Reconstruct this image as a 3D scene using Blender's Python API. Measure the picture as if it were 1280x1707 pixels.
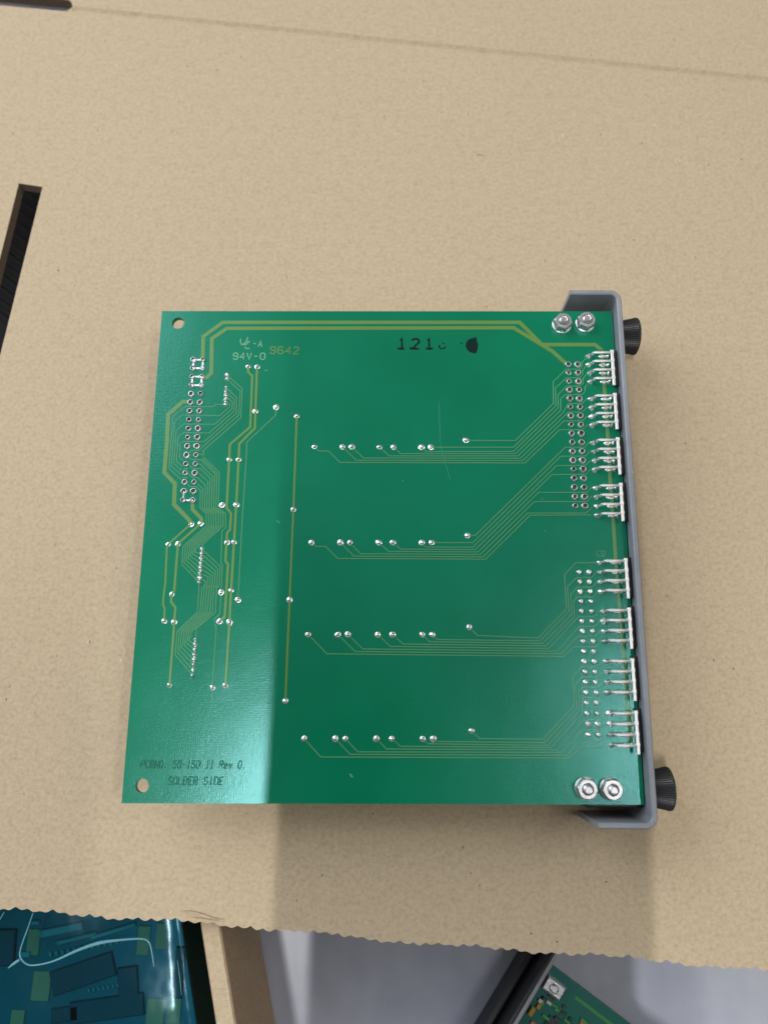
import bpy, bmesh, math, random
from mathutils import Vector, Matrix
random.seed(7)
S = bpy.context.scene
COL = S.collection
for o in list(bpy.data.objects): bpy.data.objects.remove(o)

# ------------------------------------------------------------------ camera
FPX, PW, PH = 1282.0, 1280.0, 1707.0
TILT, ROLL, YAW, HCAM = 0.2344, -0.0287, -0.0338, 0.1991   # HCAM: above the board's top face
ZB = 0.0165                                                # board top face above the cardboard (z = 0)
CAMZ = ZB + HCAM
ct, st, cr, sr = math.cos(TILT), math.sin(TILT), math.cos(ROLL), math.sin(ROLL)
R0, U0, F0 = Vector((1, 0, 0)), Vector((0, ct, st)), Vector((0, st, -ct))
RC, UC = R0*cr + U0*sr, U0*cr - R0*sr
cam = bpy.data.cameras.new('camera'); camo = bpy.data.objects.new('camera', cam); COL.objects.link(camo)
M = Matrix((RC, UC, -F0)).transposed().to_4x4(); M.translation = (0, 0, CAMZ)
camo.matrix_world = M
cam.sensor_fit = 'VERTICAL'; cam.sensor_height = 36.0; cam.lens = FPX/PH*36.0
cam.clip_start = 0.002; cam.clip_end = 20
cam.dof.use_dof = True; cam.dof.focus_distance = 0.206; cam.dof.aperture_fstop = 9.0
S.camera = camo

# ------------------------------------------------------------------ world and lamps
W = bpy.data.worlds.new('World'); S.world = W; W.use_nodes = True
bg = W.node_tree.nodes['Background']; bg.inputs[0].default_value = (0.97, 0.98, 1.0, 1); bg.inputs[1].default_value = 0.18

def area(name, loc, target, sx, sy, power, col=(1, 1, 1)):
    l = bpy.data.lights.new(name, 'AREA'); l.shape = 'RECTANGLE'; l.size = sx; l.size_y = sy
    l.energy = power; l.color = col
    o = bpy.data.objects.new(name, l); COL.objects.link(o); o.location = loc
    d = (Vector(target) - Vector(loc)).normalized()
    x = Vector((1, 0, 0)); y = d.cross(x).normalized() if abs(d.x) < .99 else Vector((0, 1, 0))
    x = y.cross(-d).normalized()
    m = Matrix((x, y, -d)).transposed().to_4x4(); m.translation = loc; o.matrix_world = m
    return o
area('tube_lamp', (-0.150, -0.205, 1.02), (-0.02, -0.03, 0), 0.008, 0.25, 3.9, (1, .97, .93))
area('tube_lamp_right', (0.43, -0.10, 1.05), (0.03, 0, 0), 0.020, 0.26, 1.7, (1, .97, .93))
area('ceiling_panel', (-0.98, 0.82, 0.82), (0, 0.1, 0), 1.3, 1.1, 20.0, (.92, .95, 1))
area('fill_panel_right', (1.35, 0.35, 1.5), (0, 0.0, 0), 1.0, 1.0, 6.0, (1, .93, .80))  # added warm soft fill from the right, no known source there

S.view_settings.view_transform = 'Standard'; S.view_settings.look = 'None'
S.view_settings.exposure = 0.13; S.view_settings.gamma = 1.0; S.view_settings.use_curve_mapping = False
S.render.engine = 'CYCLES'

# ------------------------------------------------------------------ helpers
def px(u, v, z=ZB):
    du, dv = u - PW/2, v - PH/2
    a, b = du*cr + dv*sr, -du*sr + dv*cr
    d = R0*(a/FPX) - U0*(b/FPX) + F0
    t = (z - CAMZ)/d.z
    p = d*t
    return Vector((p.x, p.y, z))
def Z(x0, y0, s, pts): return [(x0 + x/s, y0 + y/s) for x, y in pts]
BX, BY = Vector((math.cos(YAW), math.sin(YAW), 0)), Vector((-math.sin(YAW), math.cos(YAW), 0))  # board axes

POS = {}
def obj(name, verts, faces, mat, parent=None, smooth=False, loc=None):
    base = POS.get(parent.name, Vector()) if parent else Vector()
    own = Vector(loc) if loc is not None else base.copy()
    me = bpy.data.meshes.new(name)
    me.from_pydata([tuple(Vector(v) - own) for v in verts], [], faces)
    bm = bmesh.new(); bm.from_mesh(me); bmesh.ops.recalc_face_normals(bm, faces=bm.faces); bm.to_mesh(me); bm.free()
    return link(name, me, mat, parent, smooth, own)
def link(name, me, mat, parent, smooth, own, rotz=0.0):
    if mat is not None and not me.materials: me.materials.append(mat)
    if smooth:
        for p in me.polygons: p.use_smooth = True
    o = bpy.data.objects.new(name, me); COL.objects.link(o)
    base = POS.get(parent.name, Vector()) if parent else Vector()
    o.location = own - base; o.rotation_euler = (0, 0, rotz)
    if parent: o.parent = parent
    POS[o.name] = own.copy()
    return o
def empty(name, loc):
    o = bpy.data.objects.new(name, None); COL.objects.link(o); o.location = loc; POS[o.name] = Vector(loc); o.empty_display_size = .01
    return o
def tag(o, label=None, cat=None, group=None, kind=None):
    for k, v in (('label', label), ('category', cat), ('group', group), ('kind', kind)):
        if v: o[k] = v
    return o
class MB:
    def __init__(s): s.v, s.f = [], []
    def add(s, v, f):
        n = len(s.v); s.v += [Vector(a) for a in v]; s.f += [tuple(i + n for i in q) for q in f]
    def box(s, c, ax, ay, hx, hy, z0, z1, ch=0.0):
        c = Vector((c[0], c[1], 0))
        v = []
        for z, k in ((z0, 0), (z1 - ch, 0), (z1, ch)):
            for sx, sy in ((-1, -1), (1, -1), (1, 1), (-1, 1)):
                v.append(c + ax*(sx*(hx - k)) + ay*(sy*(hy - k)) + Vector((0, 0, z)))
        if ch <= 0: v = v[:4] + v[8:]; n = 2
        else: n = 3
        f = [(3, 2, 1, 0), tuple(4*(n - 1) + i for i in range(4))]
        for r in range(n - 1):
            for i in range(4):
                j = (i + 1) % 4; f.append((4*r + i, 4*r + j, 4*r + 4 + j, 4*r + 4 + i))
        s.add(v, f)
    def ribbon(s, pts, w, z, h, bev=0.35):
        """raised flat strip (trapezoid section) along points"""
        P = [Vector((p[0], p[1], 0)) for p in pts]; n = len(P); rows = []
        for i in range(n):
            if i == 0: d = (P[1] - P[0]).normalized(); nn = Vector((-d.y, d.x, 0)); k = 1
            elif i == n - 1: d = (P[-1] - P[-2]).normalized(); nn = Vector((-d.y, d.x, 0)); k = 1
            else:
                a, b = (P[i] - P[i-1]).normalized(), (P[i+1] - P[i]).normalized()
                t = (a + b).normalized(); nn = Vector((-t.y, t.x, 0)); k = 1/max(.5, nn.dot(Vector((-a.y, a.x, 0))))
            e = w/2*k; q = max(e - bev*h*2, e*.45)
            rows.append([P[i] - nn*e + Vector((0, 0, z)), P[i] - nn*q + Vector((0, 0, z + h)),
                         P[i] + nn*q + Vector((0, 0, z + h)), P[i] + nn*e + Vector((0, 0, z))])
        v = [a for r in rows for a in r]; f = [(0, 1, 2, 3), tuple(4*(n-1) + i for i in (3, 2, 1, 0))]
        for i in range(n - 1):
            for k in range(3): f.append((4*i + k, 4*i + 4 + k, 4*i + 5 + k, 4*i + 1 + k))
        s.add(v, f)
    def tube(s, pts, r, n=8):
        P = [Vector(p) for p in pts]; v, f = [], []
        rr = r if isinstance(r, (list, tuple)) else [r]*len(P)
        for i, p in enumerate(P):
            d = (P[min(i+1, len(P)-1)] - P[max(i-1, 0)]).normalized()
            a = d.cross(Vector((0, 0, 1)) if abs(d.z) < .9 else Vector((1, 0, 0))).normalized(); b = d.cross(a)
            for k in range(n):
                t = 2*math.pi*k/n; v.append(p + (a*math.cos(t) + b*math.sin(t))*rr[i])
        for i in range(len(P) - 1):
            for k in range(n):
                j = (k+1) % n; f.append((i*n + k, i*n + j, i*n + n + j, i*n + n + k))
        f.append(tuple(range(n-1, -1, -1))); f.append(tuple((len(P)-1)*n + k for k in range(n)))
        s.add(v, f)
    def lathe(s, c, prof, ax, a, b, n=24):
        """profile [(radius, offset along ax)]"""
        v, f = [], []; c = Vector(c)
        for r, h in prof:
            for k in range(n):
                t = 2*math.pi*k/n; v.append(c + ax*h + (a*math.cos(t) + b*math.sin(t))*r)
        for i in range(len(prof) - 1):
            for k in range(n):
                j = (k+1) % n; f.append((i*n + k, i*n + j, i*n + n + j, i*n + n + k))
        f.append(tuple(range(n-1, -1, -1))); f.append(tuple((len(prof)-1)*n + k for k in range(n)))
        s.add(v, f)
    def build(s, name, mat, parent=None, smooth=False, loc=None): return obj(name, s.v, s.f, mat, parent, smooth, loc)

# ------------------------------------------------------------------ materials
def mat(name, col, rough=.5, metal=0.0, spec=.5):
    m = bpy.data.materials.new(name); m.use_nodes = True
    p = m.node_tree.nodes['Principled BSDF']
    p.inputs['Base Color'].default_value = (*col, 1); p.inputs['Roughness'].default_value = rough
    p.inputs['Metallic'].default_value = metal; p.inputs['Specular IOR Level'].default_value = spec
    return m, m.node_tree, p
def nd(nt, t, **kw):
    n = nt.nodes.new(t)
    for k, v in kw.items(): setattr(n, k, v)
    return n
def noise(nt, scale, detail=3, rough=.6, vec=None):
    n = nd(nt, 'ShaderNodeTexNoise'); n.inputs['Scale'].default_value = scale
    n.inputs['Detail'].default_value = detail; n.inputs['Roughness'].default_value = rough
    if vec: nt.links.new(vec, n.inputs['Vector'])
    return n.outputs['Fac']
def ramp(nt, fac, stops):
    r = nd(nt, 'ShaderNodeValToRGB'); e = r.color_ramp.elements
    while len(e) < len(stops): e.new(.5)
    for i, (p, c) in enumerate(stops): e[i].position = p; e[i].color = (*c, 1) if len(c) == 3 else c
    nt.links.new(fac, r.inputs['Fac']); return r.outputs['Color']
def mixc(nt, fac, a, b, mode='MIX'):
    m = nd(nt, 'ShaderNodeMix', data_type='RGBA', blend_type=mode)
    for s_, x in ((m.inputs[0], fac), (m.inputs[6], a), (m.inputs[7], b)):
        if isinstance(x, (int, float)): s_.default_value = x
        elif isinstance(x, tuple): s_.default_value = (*x, 1)
        else: nt.links.new(x, s_)
    return m.outputs[2]
def math_(nt, op, a, b=0.0):
    m = nd(nt, 'ShaderNodeMath', operation=op)
    for s_, x in ((m.inputs[0], a), (m.inputs[1], b)):
        if isinstance(x, (int, float)): s_.default_value = x
        else: nt.links.new(x, s_)
    return m.outputs[0]
def bump(nt, p, h, strength, dist, prev=None):
    b = nd(nt, 'ShaderNodeBump'); b.inputs['Strength'].default_value = strength; b.inputs['Distance'].default_value = dist
    nt.links.new(h, b.inputs['Height'])
    if prev: nt.links.new(prev, b.inputs['Normal'])
    nt.links.new(b.outputs[0], p.inputs['Normal']); return b.outputs[0]
def coords(nt, rot=0.0, scale=(1, 1, 1)):
    g = nd(nt, 'ShaderNodeNewGeometry'); mp = nd(nt, 'ShaderNodeMapping')
    mp.inputs['Rotation'].default_value = (0, 0, rot); mp.inputs['Scale'].default_value = scale
    nt.links.new(g.outputs['Position'], mp.inputs['Vector']); return mp.outputs[0]

# cardboard: mottled kraft paper with fibres and specks
def cardboard(name, c0, c1):
    m, nt, p = mat(name, c0, .78, 0, .25)
    v = coords(nt)
    big = noise(nt, 14, 3, .55, v); mid = noise(nt, 300, 4, .7, v); fine = noise(nt, 900, 3, .7, v)
    col = ramp(nt, big, [(.25, c0), (.75, c1)])
    col = mixc(nt, .42, col, ramp(nt, mid, [(.3, tuple(x*.84 for x in c0)), (.5, c1), (.72, tuple(min(1, x*1.1) for x in c1))]))
    col = mixc(nt, .34, col, ramp(nt, fine, [(.3, tuple(x*.6 for x in c0)), (.52, c1), (.72, tuple(min(1, x*1.28) for x in c1))]))
    fib = noise(nt, 1, 2, .5, coords(nt, .6, (420, 2600, 400)))
    col = mixc(nt, ramp(nt, fib, [(.66, (0, 0, 0)), (.74, (.42, .42, .42))]), col, tuple(min(1, x*1.35) for x in c1))
    # dark specks
    vo = nd(nt, 'ShaderNodeTexVoronoi'); vo.inputs['Scale'].default_value = 380; vo.inputs['Randomness'].default_value = 1
    nt.links.new(coords(nt, .3, (1, .55, 1)), vo.inputs['Vector'])
    near = ramp(nt, vo.outputs['Distance'], [(.05, (1, 1, 1)), (.10, (0, 0, 0))])
    sepc = nd(nt, 'ShaderNodeSeparateColor'); nt.links.new(vo.outputs['Color'], sepc.inputs[0])
    rare = math_(nt, 'GREATER_THAN', sepc.outputs[0], .93)
    amt = math_(nt, 'MULTIPLY', math_(nt, 'MULTIPLY', near, rare), .75)
    col = mixc(nt, amt, col, (.10, .075, .05))
    light = math_(nt, 'MULTIPLY', math_(nt, 'MULTIPLY', near, math_(nt, 'LESS_THAN', sepc.outputs[1], .05)), .5)
    col = mixc(nt, light, col, (.8, .74, .62))
    nt.links.new(col, p.inputs['Base Color'])
    b = bump(nt, p, mid, .35, .0004); bump(nt, p, fine, .45, .00018, b)
    return m
M_card = cardboard('kraft_cardboard', (.440, .350, .234), (.482, .390, .266))
M_cardin = cardboard('kraft_cardboard_brown', (.37, .27, .175), (.42, .31, .20))

M_cut = cardboard('cut_cardboard_edge', (.16, .125, .09), (.20, .155, .11))
# solder mask: green, glossy, with the glass weave showing as fine relief
def mask(name, c0, c1, rough=.235, weave=.5):
    m, nt, p = mat(name, c0, rough, 0, .95); p.inputs['Specular Tint'].default_value = (.38, .84, .95, 1)
    v = coords(nt, -YAW)
    big = noise(nt, 22, 3, .55, v)
    nt.links.new(ramp(nt, big, [(.3, c0), (.7, c1)]), p.inputs['Base Color'])
    wv = []
    for dr in ('X', 'Y'):
        w = nd(nt, 'ShaderNodeTexWave', wave_type='BANDS', bands_direction=dr)
        w.inputs['Scale'].default_value = 760 if dr == 'Y' else 560; w.inputs['Distortion'].default_value = 5.0
        w.inputs['Detail'].default_value = 2; w.inputs['Detail Scale'].default_value = 1.5
        nt.links.new(v, w.inputs['Vector']); wv.append(w.outputs['Fac'])
    h = math_(nt, 'ADD', math_(nt, 'MULTIPLY', wv[1], .55), math_(nt, 'MULTIPLY', wv[0], .35))
    h = math_(nt, 'ADD', h, math_(nt, 'MULTIPLY', noise(nt, 1100, 2, .6, v), 1.4))
    b = bump(nt, p, h, weave*1.0, .00002)
    bump(nt, p, noise(nt, 60, 2, .5, v), .25, .0004, b)
    sm = noise(nt, 45, 4, .65, v)
    rr = nd(nt, 'ShaderNodeMapRange'); rr.inputs[1].default_value = .3; rr.inputs[2].default_value = .7
    rr.inputs[3].default_value = rough*.96; rr.inputs[4].default_value = rough*1.06
    nt.links.new(sm, rr.inputs[0]); nt.links.new(rr.outputs[0], p.inputs['Roughness'])
    return m
M_mask = mask('green_solder_mask', (.000, .142, .064), (.000, .180, .082))
M_edge = mat('board_edge_glassfibre', (.03, .22, .12), .5)[0]
M_wide = mask('copper_under_mask', (.110, .215, .045), (.135, .245, .055), .3, .25)
M_thin = mask('thin_copper_under_mask', (.078, .245, .11), (.09, .27, .13), .24, .05)
def metal(name, col, rough, nscale=1800, nstr=.5):
    m, nt, p = mat(name, col, rough, 1.0)
    v = coords(nt); bump(nt, p, noise(nt, nscale, 3, .6, v), nstr, .00012)
    return m
M_solder = metal('solder', (.86, .87, .88), .33, 2200, .8)
M_dull = metal('dull_solder', (.62, .63, .64), .38, 2200, .6)
M_tin = metal('tinned_pins', (.86, .86, .86), .45, 2500, .5); M_tin.node_tree.nodes['Principled BSDF'].inputs['Metallic'].default_value = .6
M_zinc = metal('zinc_plated_steel', (.58, .59, .61), .40, 900, .5)
M_letter = mat('etched_lettering', (.19, .42, .28), .3)[0]
M_emboss = mask('lettering_under_mask', (.005, .13, .07), (.01, .15, .085), .55, .1)
M_ink = mat('black_stamp_ink', (.004, .016, .016), .7, 0, .12)[0]
M_scratch = mat('scratch', (.06, .30, .19), .5)[0]
def paint():
    m, nt, p = mat('grey_paint', (.2, .22, .26), .42)
    v = coords(nt)
    c = ramp(nt, noise(nt, 90, 4, .65, v), [(.3, (.19, .21, .24)), (.7, (.26, .275, .305))])
    chips = ramp(nt, noise(nt, 420, 3, .7, v), [(.70, (0, 0, 0)), (.73, (.8, .8, .8))])
    c = mixc(nt, chips, c, (.62, .64, .68))
    nt.links.new(c, p.inputs['Base Color'])
    bump(nt, p, noise(nt, 1100, 2, .6, v), .25, .0002); return m
M_paint = paint()
M_black, ntb, pb = mat('black_plastic', (.014, .015, .018), .42); bump(ntb, pb, noise(ntb, 1200, 2, .6, coords(ntb)), .2, .0002)
M_dark = mat('dark_housing_and_shade', (.02, .02, .022), .5)[0]

# ================================================================== SETTING: table with grey film far below
ZT = -0.050
def film_table():
    m, nt, p = mat('grey_plastic_film', (.5, .52, .6), .34)
    v = coords(nt)
    n1 = noise(nt, 16, 4, .6, coords(nt, .35, (1, .35, 1)))
    n2 = noise(nt, 45, 4, .7, v)
    c = ramp(nt, n1, [(.38, (.33, .36, .45)), (.52, (.40, .43, .52)), (.68, (.60, .63, .71))])
    nt.links.new(mixc(nt, .3, c, ramp(nt, n2, [(.35, (.34, .37, .49)), (.7, (.57, .60, .70))])), p.inputs['Base Color'])
    bump(nt, p, n1, .6, .004); return m
v, f = [], []
NX = 60
for j in range(NX + 1):
    for i in range(NX + 1):
        x, y = -.6 + 1.2*i/NX, -.6 + 1.2*j/NX
        h = .0007*math.sin(38*x + 9*y) + .0006*math.sin(71*x - 23*y + 1.3)
        v.append((x, y, ZT + h - .0014))
for j in range(NX):
    for i in range(NX): f.append((j*(NX+1) + i, j*(NX+1) + i + 1, (j+1)*(NX+1) + i + 1, (j+1)*(NX+1) + i))
tag(obj('table_top', v, f, film_table(), None, True), kind='structure')

# ================================================================== CARDBOARD SHEET
TH = 0.0036
def sheet():
    zt, zb = 0.0, -TH
    P = lambda u, w: px(u, w, 0.0)
    # serrated lower edge
    e0, e1 = P(-420, 1480.5), P(1700, 1654.5)
    L = (e1 - e0).length; d = (e1 - e0)/L; nrm = Vector((-d.y, d.x, 0))
    npt = int(L/.0032)*6; low = []
    for i in range(npt + 1):
        t = i/npt*L; ph = (t/.0032) % 1.0
        a = abs(ph - .5)*2; a = a**1.35
        wob = .00025*math.sin(t*63) + .0003*math.sin(t*171 + 1) + .00018*math.sin(t*640)
        k = 1 + .35*math.sin(t*900 + 2*math.sin(t*300))
        low.append(e0 + d*t + nrm*(a*.00062*k + wob))
    # crease line continues the upper slot
    c0, c1 = P(118, 14), P(1700, 176)
    cd = (c1 - c0).normalized(); cn = Vector((-cd.y, cd.x, 0))
    G = .0012                                            # crease half-width
    sl = P(-420, -39)
    # lower panel
    slot_hw = .0024
    cendc = P(110, 9)
    arc = []
    for k in range(9):
        t = -math.pi/2 + math.pi*k/8
        arc.append(cendc + cd*(math.cos(t)*.0022) + cn*(math.sin(t)*slot_hw))
    lowL = sl - cn*slot_hw; upL = sl + cn*slot_hw
    A_top = [c1 - cn*G, c0 - cn*G + cd*.0012] + arc[:4] [::-1] + [lowL]
    mid_arc = arc[4]
    A = low + A_top
    Q = [P(32, 305.5), P(71.5, 311.5), P(-62, 842), P(-101, 836)]
    B_low = [upL] + arc[5:][::-1] + [c0 + cn*G + cd*.0012, c1 + cn*G]
    B = B_low + [P(1700, -420), P(-420, -420)]
    bm = bmesh.new()
    def loop(pts):
        vs = [bm.verts.new((p.x, p.y, zt)) for p in pts]
        return vs, [bm.edges.new((vs[i], vs[(i+1) % len(vs)])) for i in range(len(vs))]
    av, ae = loop(A); qv, qe = loop(Q)
    bmesh.ops.triangle_fill(bm, edges=ae + qe, use_beauty=True)
    bv, be = loop(B)
    bmesh.ops.triangle_fill(bm, edges=be, use_beauty=True)
    # crease groove between the panels
    na = len(low)
    a1, a0 = av[na], av[na + 1]; b1, b0 = bv[len(B_low) - 1], bv[len(B_low) - 2]
    N = 40
    m1 = bm.verts.new((c1.x, c1.y, -.0007)); m0 = bm.verts.new((c0.x + cd.x*.0012, c0.y + cd.y*.0012, -.0007))
    bm.faces.new((a0, a1, m1, m0)); bm.faces.new((m0, m1, b1, b0))
    mt = bm.verts.new((mid_arc.x, mid_arc.y, -.0004))
    bm.faces.new((a0, m0, mt, av[na + 2])); bm.faces.new((m0, b0, bv[len(B_low) - 3], mt))
    bmesh.ops.recalc_face_normals(bm, faces=bm.faces)
    for fc in bm.faces:
        if fc.normal.z < 0: fc.normal_flip()
    g = bmesh.ops.extrude_face_region(bm, geom=list(bm.faces))
    # the extruded copy becomes the lower liner
    nv = [x for x in g['geom'] if isinstance(x, bmesh.types.BMVert)]
    for x in nv: x.co.z = zb
    bmesh.ops.recalc_face_normals(bm, faces=bm.faces)
    me = bpy.data.meshes.new('cardboard_sheet'); me.materials.append(M_card); me.materials.append(M_cut)
    for fc in bm.faces: fc.material_index = 0 if abs(fc.normal.z) > .4 else 1
    bm.to_mesh(me); bm.free()
    o = link('cardboard_sheet', me, M_card, None, False, Vector())
    tag(o, 'brown corrugated cardboard sheet with serrated lower edge under the green circuit board', 'cardboard')
    return o
sheetO = sheet()
# torn paper curl on the lower edge
tear = MB()
tp = [px(u, w, 0) for u, w in ((300, 1519), (318, 1517.5), (340, 1523), (362, 1531), (377, 1532), (372, 1537), (345, 1532.5), (318, 1529))]
n = len(tp); cen = sum(tp, Vector())/n
tear.add([p + Vector((0, 0, .0001 + .0006*(i in (1, 2, 3)))) for i, p in enumerate(tp)] + [cen + Vector((0, 0, .0007))], [(i, (i+1) % n, n) for i in range(n)])
tear.build('torn_paper', M_card, sheetO)

for u, w, l, a in ((797, 258, 5, .3), (803, 259, 4, -.5), (1056, 400, 3, 1.0), (362, 117, 3, .4), (1235, 266, 3, .2), (402, 96, 3, .9), (1010, 1470, 3, .6), (885, 1556, 3, 1.2), (928, 1570, 3, .2), (98, 451, 4, .1)):
    fk = MB(); c_ = px(u, w, 0); d_ = Vector((math.cos(a), math.sin(a), 0)); h_ = l*.00008
    fk.ribbon([c_ - d_*h_, c_ + Vector((0, h_*.3, 0)), c_ + d_*h_], .00034, .00002, .00012, .5); fk.build('paper_fleck', M_cut, sheetO)
# ================================================================== CARTON under the sheet, lower left
car = empty('carton', px(366, 1547, -TH - .0002) + Vector((0, 0, ZT + TH)))
tag(car, 'open brown cardboard carton below the sheet at lower left', 'carton')
zt = -TH - .0003
i0, i1 = px(337.5, 1547, zt), px(362, 1707, zt); o0, o1 = px(366, 1547, zt), px(392, 1707, zt)
wd = ((o1 - o0).normalized() + (i1 - i0).normalized()).normalized(); wn = Vector((-wd.y, wd.x, 0))   # wn points right (outwards) when wd goes down
if wn.x < 0: wn = -wn
wt = .0050
mid0 = (i0 + o0)/2
def wall(c, d, length_a, length_b, name='wall', z0=ZT, z1=zt, m=M_cardin):
    b = MB(); nn = Vector((-d.y, d.x, 0)); L = (length_a + length_b)/2; cc = c + d*((length_b - length_a)/2)
    b.box(cc, d, nn, L, wt/2, z0, z1, .0003); return b.build(name, m, car)
wall(mid0, wd, .10, .08)
wall(mid0 - wn*.20, wd, .10, .08)
wall(mid0 - wn*.10 + wd*.0825, wn, .0974, .0974)
wall(mid0 - wn*.10 - wd*.1025, wn, .0974, .0974)
fl = MB(); fl.box(mid0 - wn*.10 - wd*.01, wn, wd, .097, .0895, ZT + .0008, ZT + .0030); fl.build('carton_bottom', M_cardin, car)
# pale liner strip on the wall's top edge
ts = MB(); ts.box(mid0 - wd*.01, wd, wn, .0895, wt/2 - .0004, zt + .00002, zt + .00025); ts.build('wall_top_edge', M_card, car)

# ---- ribbed black mat on the table, seen through the slots
M_mat = mat('black_rubber', (.02, .021, .024), .6)[0]
mb = MB(); mc = px(20, 300, ZT)
ma = Vector((math.cos(.9), math.sin(.9), 0)); mq = Vector((-ma.y, ma.x, 0))
mb.box(mc, Vector((1, 0, 0)), Vector((0, 1, 0)), .095, .075, ZT + .0012, ZT + .0032)
matO = mb.build('rubber_mat', M_mat)
tag(matO, 'black ribbed rubber mat below the cardboard, glimpsed through its left slot', 'mat')
for i in range(24):
    q = MB(); q.box(mc + ma*(-.046 + .004*i), mq, ma, .045, .0011, ZT + .0032, ZT + .0042, .0004); q.build('rib', M_mat, matO)

# ---- bagged board in the carton
ZP = -0.026
bag_c = px(150, 1650, ZP)
pcb = empty('bagged_circuit_board', bag_c)
tag(pcb, 'dark teal circuit board inside the blue plastic bag in the carton', 'circuit board')
M_teal = mask('teal_board', (.0, .085, .09), (.0, .13, .13), .35, .2)
b = MB(); b.box(mid0 - wn*.098 + wd*.005, wd, wn, .072, .084, ZP - .0016, ZP); b.build('board', M_teal, pcb)
M_gold = mat('gold_pad', (.42, .30, .12), .45)[0]
M_chip = mat('grey_chip', (.0, .055, .065), .5)[0]
M_bar = mat('light_teal_marking', (.08, .36, .32), .5)[0]
def quad(u0, v0, w_, h_, mt, nm, dz=.0004, ang=0.0):
    q = MB(); c = px(u0, v0, ZP); s_ = (CAMZ - ZP)/FPX
    ax = Vector((math.cos(ang), math.sin(ang), 0)); ay = Vector((-ax.y, ax.x, 0))
    q.box(c, ax, ay, w_*s_/2, h_*s_/2, ZP, ZP + dz, min(dz*.3, .0003)); return q.build(nm, mt, pcb)
for u0, v0, w_, h_ in ((57, 1570, 19, 36), (240, 1567, 19, 40), (271, 1560, 19, 36), (70, 1643, 27, 40), (259, 1692, 26, 44), (291, 1684, 20, 40), (30, 1702, 20, 30)):
    quad(u0, v0, w_, h_, M_gold, 'gold_pad', .0004, -.06)
quad(8, 1578, 36, 50, M_chip, 'chip', .0012, 0); quad(140, 1622, 96, 34, M_chip, 'chip', .0009, .28); quad(180, 1680, 110, 30, M_chip, 'chip', .0009, .1)
quad(110, 1690, 40, 20, M_chip, 'chip', .0009, .1); quad(215, 1635, 30, 40, M_chip, 'chip', .0009, .1); quad(300, 1620, 14, 70, M_chip, 'chip', .0009, -.06)
quad(104, 1549, 66, 11, M_bar, 'component_row', .0012, .16); quad(130, 1563, 60, 6, M_bar, 'component_row', .0012, .2)
quad(190, 1551, 70, 6, M_bar, 'component_row', .001, .25); quad(62, 1537, 12, 6, M_bar, 'component_row', .001, 0)
quad(45, 1590, 14, 8, M_bar, 'component_row', .001, 0)
for k in range(12): quad(86 + 10*k, 1590 - 1.9*k, 4, 7, M_bar, 'pin', .0008, .2)
for k in range(9): quad(150 + 8*k, 1650 - 1.4*k, 3, 5, M_bar, 'pin', .0008, .2)
# film of the bag
def film_mat():
    m = bpy.data.materials.new('blue_antistatic_film'); m.use_nodes = True; nt = m.node_tree
    for n_ in list(nt.nodes): nt.nodes.remove(n_)
    out = nd(nt, 'ShaderNodeOutputMaterial'); mx = nd(nt, 'ShaderNodeMixShader'); tr = nd(nt, 'ShaderNodeBsdfTransparent'); gl = nd(nt, 'ShaderNodeBsdfGlossy')
    tr.inputs[0].default_value = (.22, .54, .66, 1); gl.inputs['Color'].default_value = (.55, .85, 1, 1); gl.inputs['Roughness'].default_value = .16
    mx.inputs[0].default_value = .03
    nt.links.new(tr.outputs[0], mx.inputs[1]); nt.links.new(gl.outputs[0], mx.inputs[2]); nt.links.new(mx.outputs[0], out.inputs[0])
    bp = nd(nt, 'ShaderNodeBump'); bp.inputs['Strength'].default_value = .5; bp.inputs['Distance'].default_value = .002
    nt.links.new(noise(nt, 40, 3, .5, coords(nt)), bp.inputs['Height']); nt.links.new(bp.outputs[0], gl.inputs['Normal'])
    return m
M_film = film_mat()
ZF = -0.0165
bag = empty('plastic_bag', bag_c + Vector((0, 0, ZF - ZP)))
tag(bag, 'shiny blue transparent plastic bag creased over the board in the carton', 'bag')
v, f = [], []; NA, NB = 60, 60
o_ = mid0 - wn*.0035
for j in range(NB + 1):
    for i in range(NA + 1):
        a, c = .185*i/NA, -.09 + .165*j/NB
        p = o_ - wn*a + wd*c
        edge = min(a, .185 - a)
        h = .0011*math.sin(55*a + 25*c) + .0005*math.sin(120*a - 70*c + 1) + .0002*math.sin(230*a + 190*c)
        drop = .012*max(0, 1 - edge/.009)**2
        v.append((p.x, p.y, ZF + h - drop))
for j in range(NB):
    for i in range(NA): f.append((j*(NA+1) + i, j*(NA+1) + i + 1, (j+1)*(NA+1) + i + 1, (j+1)*(NA+1) + i))
obj('film', v, f, M_film, bag, True)
M_fold_glint, ntf, pf = mat('painted_fold_highlight', (.25, .62, .72), .2)  # highlights on the film creases, painted as pale translucent tubes
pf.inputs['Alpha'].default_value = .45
def smoothline(pts, n=8):
    out = []
    for i in range(len(pts) - 1):
        p0, p1, p2, p3 = pts[max(i-1, 0)], pts[i], pts[i+1], pts[min(i+2, len(pts)-1)]
        for k in range(n):
            t = k/n
            out.append(tuple(.5*((2*b_) + (-a_ + c_)*t + (2*a_ - 5*b_ + 4*c_ - d_)*t*t + (-a_ + 3*b_ - 3*c_ + d_)*t**3) for a_, b_, c_, d_ in zip(p0, p1, p2, p3)))
    out.append(pts[-1]); return out
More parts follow.
